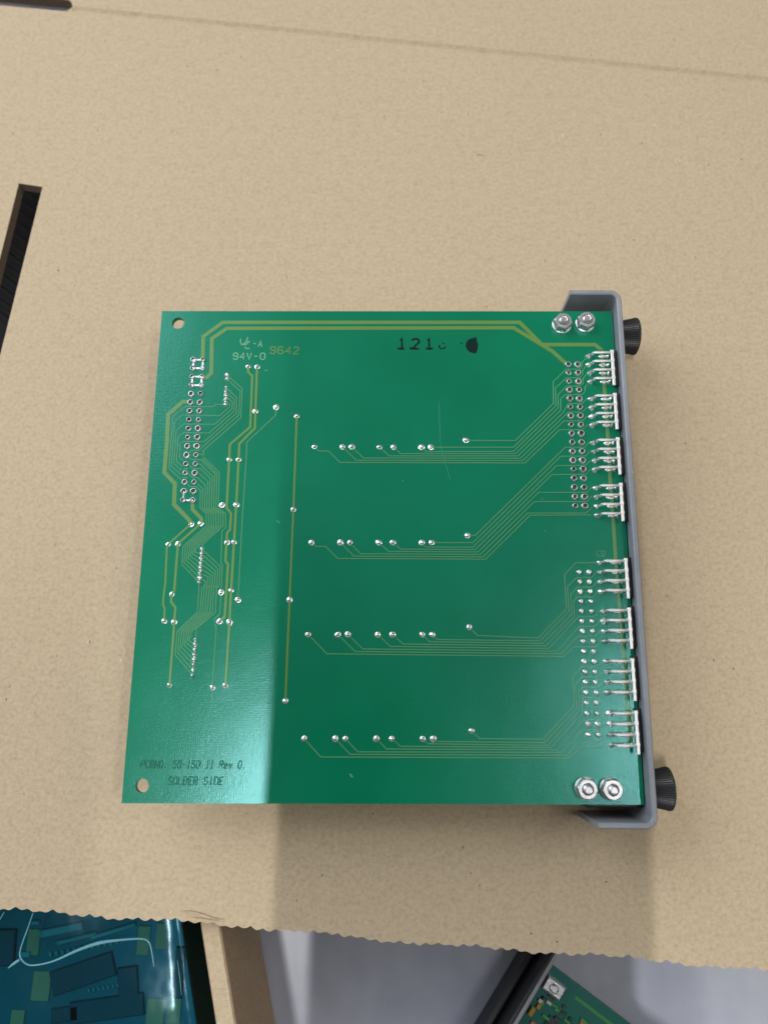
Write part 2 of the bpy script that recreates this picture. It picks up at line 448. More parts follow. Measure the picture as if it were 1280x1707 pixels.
for pts, r in (([(56, 1521, .4), (46, 1550, .5), (36, 1578, .45), (34, 1594, .55), (43, 1606, .5), (58, 1609, .5), (90, 1602, .6), (130, 1584, .95), (165, 1572, 1.15), (200, 1567, .8), (235, 1565, .6), (248, 1570, .5), (253, 1585, .45), (257, 1612, .25)], 1),
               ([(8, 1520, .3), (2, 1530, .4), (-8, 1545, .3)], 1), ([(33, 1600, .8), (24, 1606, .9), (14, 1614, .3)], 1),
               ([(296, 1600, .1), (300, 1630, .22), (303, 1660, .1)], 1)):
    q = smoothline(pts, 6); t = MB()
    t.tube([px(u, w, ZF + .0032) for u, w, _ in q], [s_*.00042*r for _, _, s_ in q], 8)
    t.build('fold_highlight', M_fold_glint, bag, True)

# ================================================================== SECOND CARD on the table, lower middle
ZC = -0.034
card = empty('circuit_card', px(930, 1680, ZT))
tag(card, 'small green circuit card with black front plate lying on grey film', 'circuit card')
g0, g1 = px(780 + 600/4.571, 1540 + 340/4.571, ZC + .004), px(780 + 350/4.571, 1540 + 763/4.571, ZC + .004)
gd = (g1 - g0).normalized(); gn = Vector((-gd.y, gd.x, 0))
if gn.x < 0: gn = -gn
gc0 = Vector((g0.x, g0.y, 0))
b = MB(); b.box(gc0 + gd*.045 + gn*.0605, gd, gn, .0460, .0592, ZC - .0016, ZC); 
M_card2 = mask('green_card_mask', (.0, .05, .03), (.003, .095, .045), .4, .2)
b.build('board', M_card2, card)
b = MB(); b.box(gc0 + gd*.042 - gn*.0002, gd, gn, .054, .0010, ZT + .0006, ZC + .004, .0004); b.build('front_plate', M_black, card)
b = MB(); b.box(gc0 + gd*.042 + gn*.0002, gd, gn, .0535, .0005, ZC + .004, ZC + .0044); b.build('plate_edge', M_paint, card)
b = MB(); b.box(gc0 + gd*.042 - gn*.0024, gd, gn, .053, .0012, ZT + .0006, ZT + .0110, .001); b.build('plate_flange', M_black, card)
b = MB(); c = gc0 + gd*.0035 + gn*.0052; b.box(c, gd, gn, .0021, .0032, ZC, ZC + .0018, .0005); b.lathe((c.x, c.y, ZC + .0018), [(.0013, 0), (.0013, .0006), (.0009, .0009)], Vector((0, 0, 1)), gd, gn, 12)
b.build('mounting_nut', M_zinc, card)
M_comp = [mat('amber_component', (.30, .20, .03), .5)[0], mat('pale_component', (.45, .42, .38), .5)[0], mat('dark_component', (.02, .03, .03), .5)[0], mat('olive_trace', (.03, .20, .05), .4)[0], mat('rust_component', (.3, .12, .06), .5)[0]]
rnd = random.Random(3)
for a, c_, w1, w2, k, h in ((.0125, .0035, .0013, .0007, 0, .001), (.0102, .0045, .0008, .0006, 0, .0008)):
    b = MB(); b.box(gc0 + gd*a + gn*c_, gd, gn, w1, w2, ZC, ZC + h, .0002); b.build('component', M_comp[k], card)
for i in range(150):
    a, c_ = rnd.uniform(.009, .06), rnd.uniform(.006, .05); k = rnd.choice((1, 2, 2, 3, 4, 1))
    b = MB(); b.box(gc0 + gd*a + gn*c_, gd, gn, rnd.uniform(.0004, .0012), rnd.uniform(.0004, .002), ZC, ZC + rnd.uniform(.0003, .0012), .0001); b.build('component', M_comp[k], card)
for i in range(170):
    a, c_ = rnd.uniform(.006, .026), rnd.uniform(.004, .034); k = rnd.choice((1, 2, 2, 3, 3, 4))
    b = MB(); b.box(gc0 + gd*a + gn*c_, gd, gn, rnd.uniform(.0003, .0007), rnd.uniform(.0003, .0011), ZC, ZC + rnd.uniform(.0003, .0011), .0001); b.build('component', M_comp[k], card)
b = MB(); b.ribbon([gc0 + gd*.0022 + gn*.012, gc0 + gd*.0022 + gn*.060], .0010, ZC, .0001); b.build('trace', M_comp[3], card)

# ================================================================== THE GREEN CIRCUIT BOARD
TLc, TRc, BLc, BRc = px(270.5, 518.5), px(1019.5, 519), px(203, 1339), px(1073.5, 1341.5)
cb = empty('circuit_board', ((TLc + BRc)/2) - Vector((0, 0, ZB)))
tag(cb, 'green circuit board lying solder side up with grey front bracket and black knobs', 'circuit board')
BT = .0016
def board_mesh():
    bm = bmesh.new(); cor = [TLc, TRc, BRc, BLc]
    loops = []
    vs = [bm.verts.new((p.x, p.y, ZB)) for p in cor]
    ed = [bm.edges.new((vs[i], vs[(i+1) % 4])) for i in range(4)]
    for u, w, r in ((297.5, 538.5, .00175), (237.5, 1310, .00168)):
        c = px(u, w); hv = [bm.verts.new((c.x + r*math.cos(t*math.pi/16), c.y + r*math.sin(t*math.pi/16), ZB)) for t in range(32)]
        ed += [bm.edges.new((hv[i], hv[(i+1) % 32])) for i in range(32)]
    bmesh.ops.triangle_fill(bm, edges=ed, use_beauty=True)
    for fc in bm.faces:
        if fc.normal.z < 0: fc.normal_flip()
    g = bmesh.ops.extrude_face_region(bm, geom=list(bm.faces))
    for x in g['geom']:
        if isinstance(x, bmesh.types.BMVert): x.co.z = ZB - BT
    bmesh.ops.recalc_face_normals(bm, faces=bm.faces)
    base = POS[cb.name]
    for x in bm.verts: x.co -= base
    me = bpy.data.meshes.new('board'); me.materials.append(M_mask); me.materials.append(M_edge)
    for fc in bm.faces: fc.material_index = 0 if abs(fc.normal.z) > .5 else 1
    bm.to_mesh(me); bm.free()
    return link('board', me, None, cb, False, base)
board = board_mesh()

# ---- traces
TRZ = ZB
ntr = [0]
def trace(pts, w, m=None, h=.00007, dz=0.0):
    b = MB(); ntr[0] += 1
    b.ribbon([px(u, q) for u, q in pts], w, TRZ + .000002*(ntr[0] % 9) + dz, h, .5)
    return b.build('trace', m or M_thin, cb)
WD, WM, WT = .00112, .00068, .00031
wide = [
 ([(338.5, 600), (339.3, 561), (372, 537.5), (866, 537.5), (903, 574.5), (991, 574.5), (1002, 583)], WD),
 ([(338, 629.5), (345, 629.5), (352.7, 622), (353.7, 564.5), (379, 547.5), (856, 546.5), (921, 586), (943, 606)], WD),
 ([(316, 669.6), (305.6, 669.6), (281, 691), (278.7, 740), (274.5, 788), (292, 806), (290.5, 841), (315, 866), (319.5, 873)], .00118),
 ([(322, 836), (321.3, 849), (336.5, 865), (335.2, 872)], .00105),
 ([(319.5, 873), (281, 907.5), (278.7, 914), (276.2, 972), (273, 995), (272.5, 1008), (275, 1014), (274.3, 1035)], WM*.8),
 ([(335, 873), (299, 905), (296.7, 912), (291, 985), (287, 991), (285.5, 1003), (293, 1013), (290.7, 1037), (290.4, 1048), (283, 1142)], WM*.95),
 ([(414, 611), (414, 620), (421, 627), (417.5, 712), (383.7, 741), (382.5, 766), (378.2, 847), (385.6, 856), (383.8, 883), (378.9, 888.5), (378.3, 904), (376.3, 935), (380.6, 941), (375, 1028.5), (366.5, 1036)], WM),
 ([(429, 611), (426.2, 685), (425.3, 714), (399.5, 740), (398.3, 766), (394.3, 841), (390.5, 904), (385.7, 984), (383, 1037), (376, 1143)], WM),
 ([(495, 694), (489.3, 850), (483, 1000), (476, 1168)], WM*.8),
 ([(1002, 583), (1007, 645), (1012, 712), (1016.5, 795), (1022, 870), (1025.5, 925), (1030.5, 995), (1039, 1090), (1046, 1177), (1051, 1236)], WD*.85)]
for pts, w in wide: trace(pts, w, M_wide)
thin = []
T = thin.append
T([(460.6, 679), (460, 692), (412, 737), (411, 760), (404, 870), (397, 1000)])
Z1 = lambda p: Z(260, 580, 8, p); Z2 = lambda p: Z(260, 720, 8, p); Z3 = lambda p: Z(260, 860, 8, p); Z4 = lambda p: Z(260, 1000, 8, p)
J1 = [(950, 360), (950, 415), (940, 527), (935, 585), (935, 640), (930, 697), (928, 757)]
T(Z1([(925, 757), (800, 755), (765, 785), (400, 780), (232, 915)]) + Z2([(178, 485), (340, 640)]))
T(Z1([J1[5], (990, 755), (985, 785), (850, 905), (355, 895), (255, 985)]) + Z2([(210, 455), (345, 575)]))
T(Z1([J1[4], (1020, 720), (1020, 812), (785, 1020), (380, 1015), (275, 1100)]) + Z2([(245, 425), (345, 515)]))
T(Z1([J1[3], (1050, 690), (1045, 845), (715, 1135), (380, 1130), (300, 1190)]) + Z2([(280, 395), (360, 460)]))
T(Z1([J1[2], (1080, 660), (1075, 872), (650, 1250), (370, 1250)]) + Z2([(325, 160), (322, 350), (365, 390)]))
T(Z1([J1[1], (1130, 580), (1105, 900)]) + Z2([(570, 250), (480, 248), (425, 305)]))
T(Z1([J1[0], (1155, 545), (1135, 930)]) + Z2([(635, 250), (635, 305), (540, 305)]))
for a in ([(480, 370), (440, 335)], [(375, 490), (430, 490)], [(495, 490), (440, 440)], [(360, 610), (430, 610)], [(490, 610), (430, 560)], [(455, 730), (420, 695)]): T(Z2(a))
starts = [[(455, 730), (545, 730), (598, 782)], [(520, 668), (555, 690), (630, 762)], [(490, 610), (560, 610), (664, 712)], [(525, 545), (590, 560), (698, 668)], [(495, 490), (600, 490), (728, 620)],
          [(535, 428), (595, 430), (760, 598)], [(480, 370), (600, 370), (790, 560)], [(620, 355), (820, 560)], [(635, 335), (850, 545)]]
J2 = [(617 - 5.57*k, 440 + 64.3*k) for k in range(8)]; J3 = [(530 - 5.43*k, 530 + 67.6*k) for k in range(8)]
for i in range(9):
    up = Z2(starts[i] + [(592 + 30*i, 1015), (672 + 32.5*i, 1090)])
    xt = 680 + 32*i
    if i == 8: T(up + Z3([(935, 155), (885, 200), (870, 625), (890, 665), (872, 1015)]) + Z4([(857, 190), (785, 255), (785, 320), (810, 370), (785, 720), (755, 1150)]))
    elif i == 7: T(up + Z3([(xt, 130), (622, 385), J2[0]]))
    else: T(up + Z3([(xt, 130), (365 + 32*i, 410), (350 + 28*i, 648 - 27*i), J2[7 - i]]))
for k in range(8):
    if k == 7: top = Z3([J2[7], (580, 950)])
    else: top = Z3([J2[k], (864 - 33*k, 680 + 27*k if k < 6 else 870), (846 - 32*k, 925), (812 - 32*k, 960)])
    i = 7 - k
    lowx = 565 + 33*i
    if i == 7: T(top + Z4([(797, 165), (545, 385), J3[0]]))
    else: T(top + Z4([(lowx - 8, 165), (285 + 33*i, 425), (262 + 30*i, 735 - 32*i), J3[7 - i]]))
S1 = lambda p: Z(480, 660, 4, p); S3 = lambda p: Z(830, 600, 8, p); S4 = lambda p: Z(760, 760, 6.4, p); S5 = lambda p: Z(480, 980, 4, p)
S6 = lambda p: Z(850, 930, 8, p); S7 = lambda p: Z(860, 1140, 8, p); S8 = lambda p: Z(940, 1090, 8, p)
K = lambda p: Z(930, 580, 10.667, p)
row1 = [(524.5, 745), (571, 745), (586.5, 745), (632.7, 745.5), (656, 745.5), (702.5, 745.5), (718, 745.5), (776.5, 734)]
row2 = [(519.5, 904.5), (567.5, 904.5), (583.5, 904.5), (631.3, 904.5), (655, 904.5), (703, 904.5), (719.5, 904.5), (779.2, 893)]
row3 = [(513.7, 1058), (563.5, 1058), (580, 1057.5), (629.7, 1058), (654.3, 1058), (704, 1058), (720.5, 1058), (782, 1045.5)]
row4 = [(507.3, 1231), (559, 1231.5), (575.7, 1231.5), (627.5, 1231.5), (653, 1231.5), (704.5, 1231.7), (722, 1231.7), (786, 1218.5)]
# row 1
l1 = [[row1[0], (532, 752), (548, 752), (567, 771)], [row1[1], (594, 767.5)], [row1[2], (606, 763.7)], [row1[3], (649, 760.2)], [row1[4], (668, 756.3)], [row1[5], (710, 752.8)], [row1[6], (722, 745.6)], [row1[7], (782, 734.3)]]
bb = [(360, 1375), (330, 1343), (300, 1312), (265, 1281), (235, 1250), (205, 1220), (205, 1165), (232, 1075)]
tt = [[(820, 932), (1120, 930), (1185, 868)], [(875, 815), (1120, 812), (1185, 752)], [(935, 697), (1115, 697), (1180, 636)], [(870, 700), (935, 582), (1115, 580), (1180, 522)],
      [(835, 670), (835, 520), (890, 465), (1120, 462), (1160, 420), (1160, 360), (1190, 330)], [(800, 640), (800, 460), (915, 350), (1090, 348), (1130, 315), (1130, 250), (1180, 190)],
      [(770, 610), (765, 375), (910, 240), (1090, 235), (1125, 195), (1125, 140), (1170, 85)], [(738, 580), (735, 290), (905, 125), (1090, 122), (1118, 85), (1118, 35), (1170, -30)]]
for a, b_, c_ in zip(l1, bb, tt): T(a + S3([b_] + c_))
# row 2
l2 = [[row2[0], (527, 911), (543, 911), (563, 931)], [row2[1], (590, 927.3)], [row2[2], (601, 923.3)], [row2[3], (648, 919.5)], [row2[4], (668, 915.5)], [row2[5], (710, 912)], [row2[6], (724, 904.6)], [row2[7], (790, 892.9)]]
bb = [(318, 1103), (290, 1078), (260, 1052), (235, 1026), (205, 1001), (180, 975), (180, 926), (205, 850)]
tt = [S4([(790, 633)]) + Z(820, 740, 4, [(660, 474)]), S4([(762, 612)]) + Z(820, 740, 4, [(255, 462), (625, 462), (665, 425)]),
      S4([(835, 487)]) + Z(820, 740, 4, [(630, 385), (665, 350)]), S4([(880, 390)]) + Z(820, 740, 4, [(630, 323), (665, 290)]),
      S3([(718, 1530), (1165, 1525), (1225, 1465)]), S3([(780, 1410), (1165, 1405), (1225, 1345)]), S3([(835, 1285), (1165, 1283), (1222, 1222)]), S3([(895, 1165), (1150, 1165), (1210, 1100)])]
for a, b_, c_ in zip(l2, bb, tt): T(a + S4([b_]) + c_)
# row 3
l3 = [[(135, 310), (260, 440)], [(332, 310), (448, 425)], [(400, 310), (500, 408)], [(600, 310), (683, 391)], [(697, 310), (768, 375)], [(895, 310), (945, 360)], [(962, 310), (995, 345)], [(1208, 262), (1262, 318)]]
bb = [(715, 1315), (685, 1280), (625, 1245), (515, 1210), (475, 1175), (435, 1140), (400, 1108), (370, 1070)]
tt = [[(840, 1187), (1145, 1183), (1210, 1120)], [(900, 1050), (1140, 1047), (1205, 985)], [(925, 915), (1130, 915), (1195, 845)], [(915, 787), (1115, 785), (1190, 715)], [(857, 785), (847, 580), (900, 520), (1105, 522), (1175, 455)],
      [(825, 750), (805, 490), (900, 388), (1085, 393), (1165, 320)], [(785, 715), (765, 385), (890, 260), (1085, 260), (1160, 190)], [(750, 685), (725, 225), (875, 67), (1150, 65)]]
for a, b_, c_ in zip(l3, bb, tt): T(S5(a) + S6([b_] + c_))
# row 4
l4 = [[(108, 1005), (220, 1128)], [(315, 1005), (415, 1110)], [(383, 1005), (467, 1094)], [(590, 1005), (658, 1075)], [(693, 1005), (750, 1057)], [(897, 1005), (935, 1040)], [(967, 1005), (990, 1025)], [(1225, 955), (1278, 1006)]]
bb = [(705, 990), (680, 955), (615, 915), (550, 880), (465, 850), (425, 822), (385, 785), (360, 738)]
tt = [S7([(870, 845), (1215, 830)]), S7([(830, 790), (1080, 780), (1195, 680)]), S7([(890, 612)]) + S8([(455, 1000), (555, 915)]), S7([(885, 500)]) + S8([(450, 862), (555, 780)]),
      S8([(240, 795), (235, 620), (262, 582), (455, 580), (540, 510)]), S8([(208, 760), (190, 510), (240, 445), (450, 442), (535, 375)]),
      S8([(170, 725), (150, 415), (235, 310), (440, 305), (530, 235)]), S8([(135, 690), (110, 315), (235, 170), (430, 168), (520, 100)])]
for a, b_, c_ in zip(l4, bb, tt): T(S5(a) + S7([b_]) + c_)
for pts in thin: trace(pts, WT)

# ---- solder joints (shared meshes)
M_hole = mat('shaded_pin_pit', (.035, .04, .04), .45)[0]  # shade of the pin recess, painted as a dark centre
def joint_mesh(name, prof, wob, seed, sx=1.0, n=12, pit=None, m=None):
    r_ = random.Random(seed); v, f = [], []
    ph = [r_.uniform(0, 6.28) for _ in range(3)]
    for i, (r, h) in enumerate(prof):
        for k in range(n):
            t = 2*math.pi*k/n
            q = 1 + wob*(math.sin(2*t + ph[0])*.6 + math.sin(3*t + ph[1])*.4)
            hh = h*(1 + wob*1.1*math.sin(t + ph[2]))
            v.append((r*q*math.cos(t)*sx, r*q*math.sin(t), hh))
    for i in range(len(prof) - 1):
        for k in range(n):
            j = (k+1) % n; f.append((i*n + k, i*n + j, i*n + n + j, i*n + n + k))
    f.append(tuple((len(prof)-1)*n + k for k in range(n)))
    me = bpy.data.meshes.new(name); me.from_pydata(v, [], f); me.materials.append(m or M_solder); me.materials.append(M_hole)
    if pit:
        for p in me.polygons:
            if max((me.vertices[i].co.x**2 + me.vertices[i].co.y**2)**.5 for i in p.vertices) < pit: p.material_index = 1
    for p in me.polygons: p.use_smooth = True
    return me
mm = .001
ring = [joint_mesh('ring_joint', [(.90*mm, 0), (.84*mm, .14*mm), (.74*mm, .36*mm), (.64*mm, .46*mm), (.55*mm, .44*mm), (.46*mm, .16*mm), (.40*mm, .03*mm), (.12*mm, .03*mm)], .07, s, pit=.60*mm, m=M_dull) for s in range(4)]
dome = [joint_mesh('dome_joint', [(.86*mm, 0), (.84*mm, .05*mm), (.66*mm, .06*mm), (.56*mm, .10*mm), (.46*mm, .34*mm), (.36*mm, .58*mm), (.24*mm, .72*mm), (.10*mm, .76*mm)], .10, s) for s in range(5)]
pin_ = [joint_mesh('pin_joint', [(.62*mm, 0), (.56*mm, .08*mm), (.46*mm, .22*mm), (.38*mm, .50*mm), (.24*mm, .62*mm), (.10*mm, .66*mm)], .12, s) for s in range(4)]
bead = [joint_mesh('bead_joint', [(.70*mm, 0), (.66*mm, .25*mm), (.54*mm, .48*mm), (.36*mm, .64*mm), (.20*mm, .58*mm), (.10*mm, .52*mm)], .08, s) for s in range(4)]
blob = [joint_mesh('blob_joint', [(.80*mm, 0), (.76*mm, .15*mm), (.60*mm, .40*mm), (.42*mm, .62*mm), (.24*mm, .95*mm), (.12*mm, 1.2*mm)], .22, s, 1.15) for s in range(5)]
oval = [joint_mesh('oval_joint', [(.60*mm, 0), (.56*mm, .12*mm), (.44*mm, .30*mm), (.34*mm, .26*mm), (.20*mm, .14*mm), (.10*mm, .30*mm)], .22, s, 1.75) for s in range(5)]
jr = random.Random(11); nj = [0]
def joint(p, kinds, rot=None):
    nj[0] += 1
    o = link('solder_joint', jr.choice(kinds), None, cb, False, Vector((p[0], p[1], ZB - .00001)), jr.uniform(0, 6.28) if rot is None else rot)
    k = jr.uniform(.88, 1.12); o.scale = (k*jr.uniform(.95, 1.05), k, jr.uniform(.75, 1.25)); return o
def line(a, b, n): A, B = px(*a), px(*b); return [A.lerp(B, k/(n-1)) for k in range(n)]
LHa, LHb = line((323.3, 600), (306, 834), 17), line((339, 600), (322, 834), 17)
RHa, RHb = line((946.4, 607.6), (958.3, 843.3), 17), line((962.2, 607.6), (974.4, 843.3), 17)
BHa, BHb = line((964.5, 953.8), (979.5, 1224.3), 17), line((980.8, 953.8), (996.3, 1224.3), 17)
for p in LHa + LHb: joint(p, ring)
for p in RHa + RHb: joint(p, ring)
for p in BHa + BHb: joint(p, bead)
for p in Z1(J1) + Z3(J2) + Z4(J3): joint(px(*p), pin_)
vias = [(414, 611), (429, 611.5), (426, 685.5), (460.6, 679), (495, 694), (489.3, 849.7), (483, 1000), (476, 1168.5), (382.5, 766), (398.3, 766), (370.5, 842), (394.3, 841.5), (379, 904.5), (390.5, 904),
        (369, 987.7), (385.7, 984.5), (397, 1000), (281, 907.5), (297, 907), (287, 991), (274.3, 1035.5), (290.7, 1037.5), (366.5, 1036), (383, 1037.5), (283, 1142.5), (354.5, 1146.5), (376, 1143), (319.5, 873.5), (335, 872.5)]
for p in vias + row1 + row2 + row3 + row4:
    o = joint(px(*p), dome); o.scale = (o.scale[0]*.88, o.scale[1]*.88, o.scale[2]*.8)
# bare tinned links between the first header pins
def tinlink(pts, w=.00062):
    b = MB(); b.ribbon(pts, w, ZB + .00001, .00014, .4); b.build('tinned_link', M_solder, cb)
for a in (0, 2):
    tinlink([LHa[a], LHb[a]]); tinlink([LHa[a+1], LHb[a+1]]); tinlink([LHa[a], LHa[a+1]]); tinlink([LHb[a], LHb[a+1]])
tinlink([LHa[16], LHb[16]]); tinlink([LHa[15], LHa[16]], .0004)

# ---- front bracket: bent grey plate with two flanges, standing on the cardboard
ZTOP = ZB + .0040
PT = .0014
pin_t, pin_b = px(1019.5, 519), px(1074.3, 1342)              # board edge line, inner face of the plate
pd = (pin_b - pin_t).normalized(); pn = Vector((-pd.y, pd.x, 0))
if pn.x < 0: pn = -pn
pin_t = pin_t + pn*.0003; 
top_in = px(985, 490.5, ZTOP); bot_in = px(1040, 1372, ZTOP)
def along(p): return (p - pin_t).dot(pd)
s_top, s_bot = along(top_in), along(bot_in)
FL = .0128; RI = .0016
def cpath(off):
    """plan outline: flange end - corner - plate - corner - flange end, offset outwards by off"""
    pts = []
    o = lambda s, t: pin_t + pd*s + pn*t
    pts.append(o(s_top - off, -FL))
    r = RI + off
    c1, c2 = (s_top + RI, -RI), (s_bot - RI, -RI)
    for k in range(7):
        t = math.pi/2*k/6; pts.append(o(c1[0] - r*math.cos(t), c1[1] + r*math.sin(t)))
    for k in range(7):
        t = math.pi/2*k/6; pts.append(o(c2[0] + r*math.sin(t), c2[1] + r*math.cos(t)))
    pts.append(o(s_bot + off, -FL)); return pts
inn, out_ = cpath(0), cpath(PT); n = len(inn)
e = .00028
inn2, out2 = cpath(e), cpath(PT - e)
zl = .0002
V = []
for i in range(n):
    for p, z in ((inn[i], zl), (inn[i], ZTOP - e), (inn2[i], ZTOP), (out2[i], ZTOP), (out_[i], ZTOP - e), (out_[i], zl)):
        V.append((p.x, p.y, z))
Fc = []
for i in range(n - 1):
    for k in range(6): j = (k+1) % 6; Fc.append((6*i + k, 6*i + j, 6*i + 6 + j, 6*i + 6 + k))
Fc += [tuple(range(6)), tuple(6*(n-1) + k for k in range(5, -1, -1))]
bracket = obj('bracket', V, Fc, M_paint, cb)
# knobs: fluted cones on the outer face
def knob(y0, parent, hi):
    c = px(*y0, .0098); s = along(c); c = pin_t + pd*s + pn*PT; c.z = .0098
    b = MB(); ax, a, u = pn, pd, Vector((0, 0, 1)); n = 110
    prof = [(.0030, -.0008), (.0037, .0002), (.0041, .0004), (.0051, .0052), (.00535, .0062), (.00525, .0067), (.0046, .0070), (.001, .0070)]
    v, f = [], []
    for i, (r, h) in enumerate(prof):
        for k in range(n):
            t = 2*math.pi*k/n; rr = r*(1 - (.03 if (k % 2 and 1 < i < 5) else 0))
            v.append(c + ax*h + (a*math.cos(t) + u*math.sin(t))*rr)
    for i in range(len(prof) - 1):
        for k in range(n):
            j = (k+1) % n; f.append((i*n + k, i*n + j, i*n + n + j, i*n + n + k))
    f.append(tuple(range(n-1, -1, -1))); f.append(tuple((len(prof)-1)*n + k for k in range(n)))
    b.add(v, f); return b.build('knob', M_black, parent)
knob((1044, 561), bracket, 0); knob((1100, 1314.5), bracket, 1)

# ---- nuts on screw ends, over mounting blocks below the board
def nut(u, w, rot):
    c = px(u, w, ZB + .0018)
    b = MB(); up = Vector((0, 0, 1))
    b.lathe((c.x, c.y, ZB), [(.0027, 0), (.0027, .0004), (.0025, .0005)], up, BX, BY, 28)
    washer_v, washer_f = b.v, b.f
    o = b.build('nut', M_zinc, cb)
    h = MB(); a = BX*math.cos(rot) + BY*math.sin(rot); q = Vector((-a.y, a.x, 0))
    z0 = ZB + .0005
    rings = [(.00300, 0, 6), (.00300, .0014, 6)]
    v, f = [], []; N = 24
    def hexr(t, R):
        k = ((t + math.pi/6) % (math.pi/3)) - math.pi/6
        return R*math.cos(math.pi/6)/math.cos(k)
    prof = [(1, 0, 0), (1, .0015, 0), (.95, .0019, .45), (.90, .0021, 1), (.60, .0021, 1), (.54, .0017, 1)]
    for sc, hh, cir in prof:
        for k in range(N*2):
            t = 2*math.pi*k/(N*2); rh = hexr(t, .00268); r = sc*(rh*(1 - cir) + .00245*cir)
            v.append(Vector((c.x, c.y, z0 + hh)) + (a*math.cos(t) + q*math.sin(t))*r)
    n_ = N*2
    for i in range(len(prof) - 1):
        for k in range(n_):
            j = (k+1) % n_; f.append((i*n_ + k, i*n_ + j, i*n_ + n_ + j, i*n_ + n_ + k))
    f.append(tuple(range(n_-1, -1, -1))); f.append(tuple((len(prof)-1)*n_ + k for k in range(n_)))
    h.add(v, f); h.build('hex_body', M_zinc, o)
    s_ = MB(); s_.lathe((c.x, c.y, z0 + .001), [(.00125, 0), (.00137, .0005), (.00128, .0008), (.00137, .0011), (.00128, .0014), (.00120, .0017), (.00090, .0020), (.0007, .0019)], up, a, q, 20)
    s_.build('screw_end', M_zinc, o)
nut(938, 536.5, .3); nut(977, 534.5, .12); nut(978.3, 1315.5, .35); nut(1020.3, 1316.3, .62)
for s in (s_top + .0070, s_bot - .0066):
    b = MB(); c = pin_t + pd*s - pn*.0072; b.box(c, pn, pd, .0068, .0040, ZB - BT - .006, ZB - BT - .0001, .0004); b.build('mounting_block', M_dark, cb)

# ---- header sockets under the board that carry it
for A, B in ((LHa, LHb), (RHa, RHb), (BHa, BHb)):
    c = (A[0] + A[16] + B[0] + B[16])/4; d = (A[16] - A[0]).normalized(); q = Vector((-d.y, d.x, 0))
    b = MB(); b.box(c, q, d, .0044, .0262, .0002, ZB - BT - .0001, .0005); b.build('header_socket', M_dark, cb)

# ---- comb strips along the bracket
ZL = ZB + .0026
def combs(p0, p18, lead_dx):
    A, B = px(*p0), px(*p18); st_ = (B - A)/18; down = st_.normalized(); right = Vector((-down.y, down.x, 0))
    if right.x < 0: right = -right
    for g in range(4):
        first = A + st_*(5*g)
        dist = (pin_t - first).dot(pn)                    # to the plate
        c = MB(); x_bar = dist - .00185
        p = first + down*(.00254*1.62) + right*x_bar
        # bar with notches between the pins
        L = .00254*4.0
        strip = empty('pin_strip', Vector((p.x, p.y, ZL))); strip.parent = cb; strip.location = Vector((p.x, p.y, ZL)) - POS[cb.name]
        for k in range(4):
            bp = first + down*(.00254*(k + .42)) + right*x_bar
            c.box(bp, right, down, .00036, .00103, ZL - .00030, ZL + .00030, .00008)
            bq = first + down*(.00254*(k - .10)) + right*x_bar
            c.box(bq, right, down, .00046, .00044, ZL - .00034, ZL + .00034, .00010)
        c.build('bar', M_tin, strip)
        for k in range(4):
            q = first + st_*k
            t = MB(); bend = q + right*.0006
            t.tube([Vector((bend.x, bend.y, ZB + .0002)), Vector((bend.x, bend.y, ZL - .0003)), Vector((bend.x, bend.y, ZL)) + right*.0003, Vector((q.x, q.y, ZL)) + right*(x_bar)], .00036, 6)
            t.build('pin', M_tin, strip, True)
        h = MB(); hp = first + down*(.00254*1.55) + right*(dist - .00070)  # dark strip standing in for the shade between bar and plate
        h.box(hp, right, down, .00052, .0052, ZB + .0002, ZL - .0011, .0002); h.build('shade_strip', M_dark, strip)
        for k in range(4):
            q = first + st_*k
            joint(q, blob, math.atan2(right.y, right.x) + jr.uniform(-.2, .2))
            joint(q + right*.0037, oval, math.atan2(right.y, right.x) + jr.uniform(-.1, .1))
            joint(q + right*.0052, pin_)
combs((981.2, 594.0), (996.0, 859.5), 0)
combs((999.8, 937.6), (1018.7, 1241.8), 0)

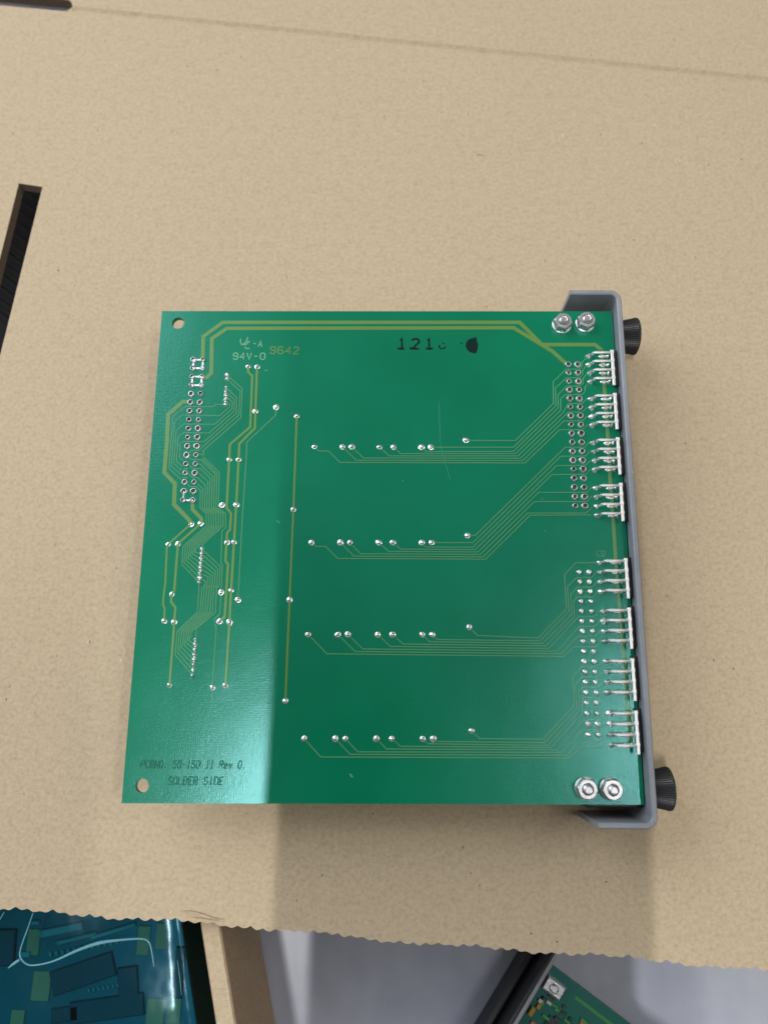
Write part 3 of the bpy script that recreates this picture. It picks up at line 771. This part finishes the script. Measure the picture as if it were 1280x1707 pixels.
# ---- lettering: single-stroke glyphs on a 4 x 6 grid
GL = {
 '0': [[(1, 0), (0, 1), (0, 5), (1, 6), (3, 6), (4, 5), (4, 1), (3, 0), (1, 0)]], '1': [[(1, 5), (2, 6), (2, 0)], [(1, 0), (3, 0)]],
 '2': [[(0, 5), (1, 6), (3, 6), (4, 5), (4, 4), (0, 0), (4, 0)]], '3': [[(0, 5), (1, 6), (3, 6), (4, 5), (4, 4), (3, 3.2), (1.5, 3.2)], [(3, 3.2), (4, 2.3), (4, 1), (3, 0), (1, 0), (0, 1)]], '4': [[(4, 2), (0, 2), (3, 6), (3, 0)]],
 '5': [[(4, 6), (0, 6), (0, 3.5), (3, 3.5), (4, 2.5), (4, 1), (3, 0), (1, 0), (0, 1)]],
 '6': [[(4, 5), (3, 6), (1, 6), (0, 5), (0, 1), (1, 0), (3, 0), (4, 1), (4, 2.3), (3, 3.2), (1, 3.2), (0, 2.3)]],
 '9': [[(0, 1), (1, 0), (3, 0), (4, 1), (4, 5), (3, 6), (1, 6), (0, 5), (0, 3.8), (1, 2.9), (3, 2.9), (4, 3.8)]],
 '-': [[(.6, 3), (3.4, 3)]], '.': [[(1, 0), (1.5, 0), (1.5, .6)]], ',': [[(1.2, .8), (1.2, 0), (.6, -.9)]], 'A': [[(0, 0), (2, 6), (4, 0)], [(.8, 2.2), (3.2, 2.2)]],
 'B': [[(0, 0), (0, 6), (3, 6), (4, 5), (4, 4), (3, 3.2), (0, 3.2)], [(3, 3.2), (4, 2.3), (4, 1), (3, 0), (0, 0)]],
 'C': [[(4, 5), (3, 6), (1, 6), (0, 5), (0, 1), (1, 0), (3, 0), (4, 1)]], 'D': [[(0, 0), (0, 6), (2.6, 6), (4, 4.6), (4, 1.4), (2.6, 0), (0, 0)]],
 'E': [[(4, 6), (0, 6), (0, 0), (4, 0)], [(0, 3.1), (3, 3.1)]], 'I': [[(2, 0), (2, 6)]], 'L': [[(0, 6), (0, 0), (4, 0)]],
 'N': [[(0, 0), (0, 6), (4, 0), (4, 6)]], 'O': [[(1, 0), (0, 1), (0, 5), (1, 6), (3, 6), (4, 5), (4, 1), (3, 0), (1, 0)]],
 'P': [[(0, 0), (0, 6), (3, 6), (4, 5), (4, 4), (3, 3), (0, 3)]], 'R': [[(0, 0), (0, 6), (3, 6), (4, 5), (4, 4), (3, 3), (0, 3)], [(2, 3), (4, 0)]],
 'S': [[(4, 5), (3, 6), (1, 6), (0, 5), (0, 4), (1, 3.2), (3, 2.8), (4, 2), (4, 1), (3, 0), (1, 0), (0, 1)]], 'V': [[(0, 6), (2, 0), (4, 6)]],
 'e': [[(.3, 2), (3.7, 2), (3.7, 3), (2.8, 4), (1.2, 4), (.3, 3), (.3, 1), (1.2, 0), (3.5, 0)]], 'v': [[(.3, 4), (2, 0), (3.7, 4)]],
}
def text(s, u, w, hpx, adv, ang, stroke, m, h=.00006, name='lettering', italic=0.0, uend=None, fill=.66):
    o = px(u, w); e_ = px(uend[0], uend[1]); d = (e_ - o); Ltot = d.length; d.normalize(); up = Vector((-d.y, d.x, 0))
    hh = (px(u, w - hpx) - o).length; k = hh/6; step = Ltot/len(s); kx = step*fill/4
    b = MB()
    for i, ch in enumerate(s):
        for st_ in GL.get(ch, []):
            b.ribbon([o + d*(i*step + x*kx + italic*y*k) + up*(y*k) for x, y in st_], stroke, ZB + .000002*(i % 5), h, .5)
    return b.build(name, m, cb)
text('-A', 421.5, 577.5, 9.5, 0, 0, .00028, M_letter, uend=(440, 578.3))
text('94V-0', 389, 599, 10.5, 0, 0, .00028, M_letter, uend=(445.5, 599.2))
text('9642', 450.5, 589.5, 11.5, 0, 0, .00034, M_wide, uend=(502, 590.3))
# component-recognition mark (slanted joined strokes)
um = MB()
for st_ in ([(401.5, 564.5), (401, 570), (403, 574.3), (406.5, 574.5), (409.5, 571.5), (412.5, 565), (413.7, 562)], [(417, 569.3), (410.5, 569.8), (406.8, 572.3), (408.5, 574.8), (412.5, 573), (414.3, 570)], [(408.5, 578), (410.5, 581), (416, 581)]):
    um.ribbon([px(*p) for p in st_], .00028, ZB, .00006, .5)
um.build('lettering', M_letter, cb)
text('PCBNO. 50-150 11 Rev O.', 234, 1279.5, 11.8, 0, 0, .00030, M_emboss, .00018, uend=(412, 1281), italic=.12)
text('SOLDER SIDE', 279.5, 1307.5, 12.6, 0, 0, .00030, M_emboss, .00018, uend=(374, 1308.2), italic=.1)
# faint reference mark beside the comb strips
text('C32', 995, 927, 9, 0, 0, .0002, M_thin, .00003, uend=(1010, 927.5))
# stamped ink
ink = text('121', 664, 581.6, 16.5, 0, 0, .00062, M_ink, .000012, 'ink_stamp', uend=(732, 581.6), fill=.52)
q = MB()
for st_ in ([(733, 574.5), (731.5, 578.5), (735, 581.3), (740, 581), (742.8, 577)], [(737.5, 572), (741, 572.8)], [(767.5, 572), (770.5, 572.6)]):
    q.ribbon([px(*p) for p in st_], .0004, ZB, .000012, .5)
for p_ in ((668, 581), (688, 580.5), (715.5, 581)):
    q.ribbon([px(p_[0] - 5.5, p_[1]), px(p_[0] + 6, p_[1])], .0006, ZB + .000014, .000004, .5)
bl = [(793.5, 561.5), (794.5, 568), (796.6, 574), (796, 582), (794, 588.3), (789, 588.8), (782.5, 587), (777.8, 582.5), (775.8, 576), (777.2, 569.5), (782, 565.2), (789, 563.2)]
c = px(787, 575); q.add([px(*p) + Vector((0, 0, .00002)) for p in bl] + [c + Vector((0, 0, .00003))], [(i, (i+1) % 12, 12) for i in range(12)])
q.build('ink_stamp', M_ink, cb)
# scratches and dust on the mask
for pts, w in (([(732, 672), (733, 735), (738, 757), (744, 778), (750, 800)], .00010), ([(671, 801.5), (672.5, 801.5)], .0004), ([(441, 617.5), (447, 618)], .00025), ([(906.8, 885), (908.5, 885)], .0003), ([(902, 831.5), (903.8, 831.8)], .0003), ([(583, 1290), (588, 1296)], .0004), ([(461, 868), (467, 872)], .0002)):
    b = MB(); b.ribbon([px(*p) for p in pts], w, ZB + .00008, .00001, .5); b.build('scratch', M_scratch, cb)

# ================================================================== the phone that takes the picture (shades the board from the tube lamp)
ph_c = Vector((0, 0, CAMZ)) - F0*.009
phone = empty('smartphone', ph_c)
tag(phone, 'dark smartphone held above the board, its shadow falling across board and cardboard', 'phone')
x0, x1, y0, y1 = -.0525, .0245, -.150, .014
def rrect(ins):
    pts = []; r = .010
    for cx_, cy_, a0 in ((x1 - r, y1 - r, 0), (x0 + r, y1 - r, 90), (x0 + r, y0 + r, 180), (x1 - r, y0 + r, 270)):
        for k in range(7):
            t = math.radians(a0 + 15*k); pts.append((cx_ + (r - ins)*math.cos(t), cy_ + (r - ins)*math.sin(t)))
    return pts
V = []; rings = [(.0012, -.004), (0, -.003), (0, .003), (.0012, .004)]
for ins, h in rings:
    for x, y in rrect(ins): V.append(ph_c + RC*x + UC*y - F0*h)
n = 28; Fc = []
for i in range(3):
    for k in range(n): j = (k+1) % n; Fc.append((i*n + k, i*n + j, i*n + n + j, i*n + n + k))
Fc += [tuple(range(n-1, -1, -1)), tuple(3*n + k for k in range(n))]
obj('phone_body', V, Fc, M_black, phone)
print('traces', ntr[0], 'joints', nj[0])
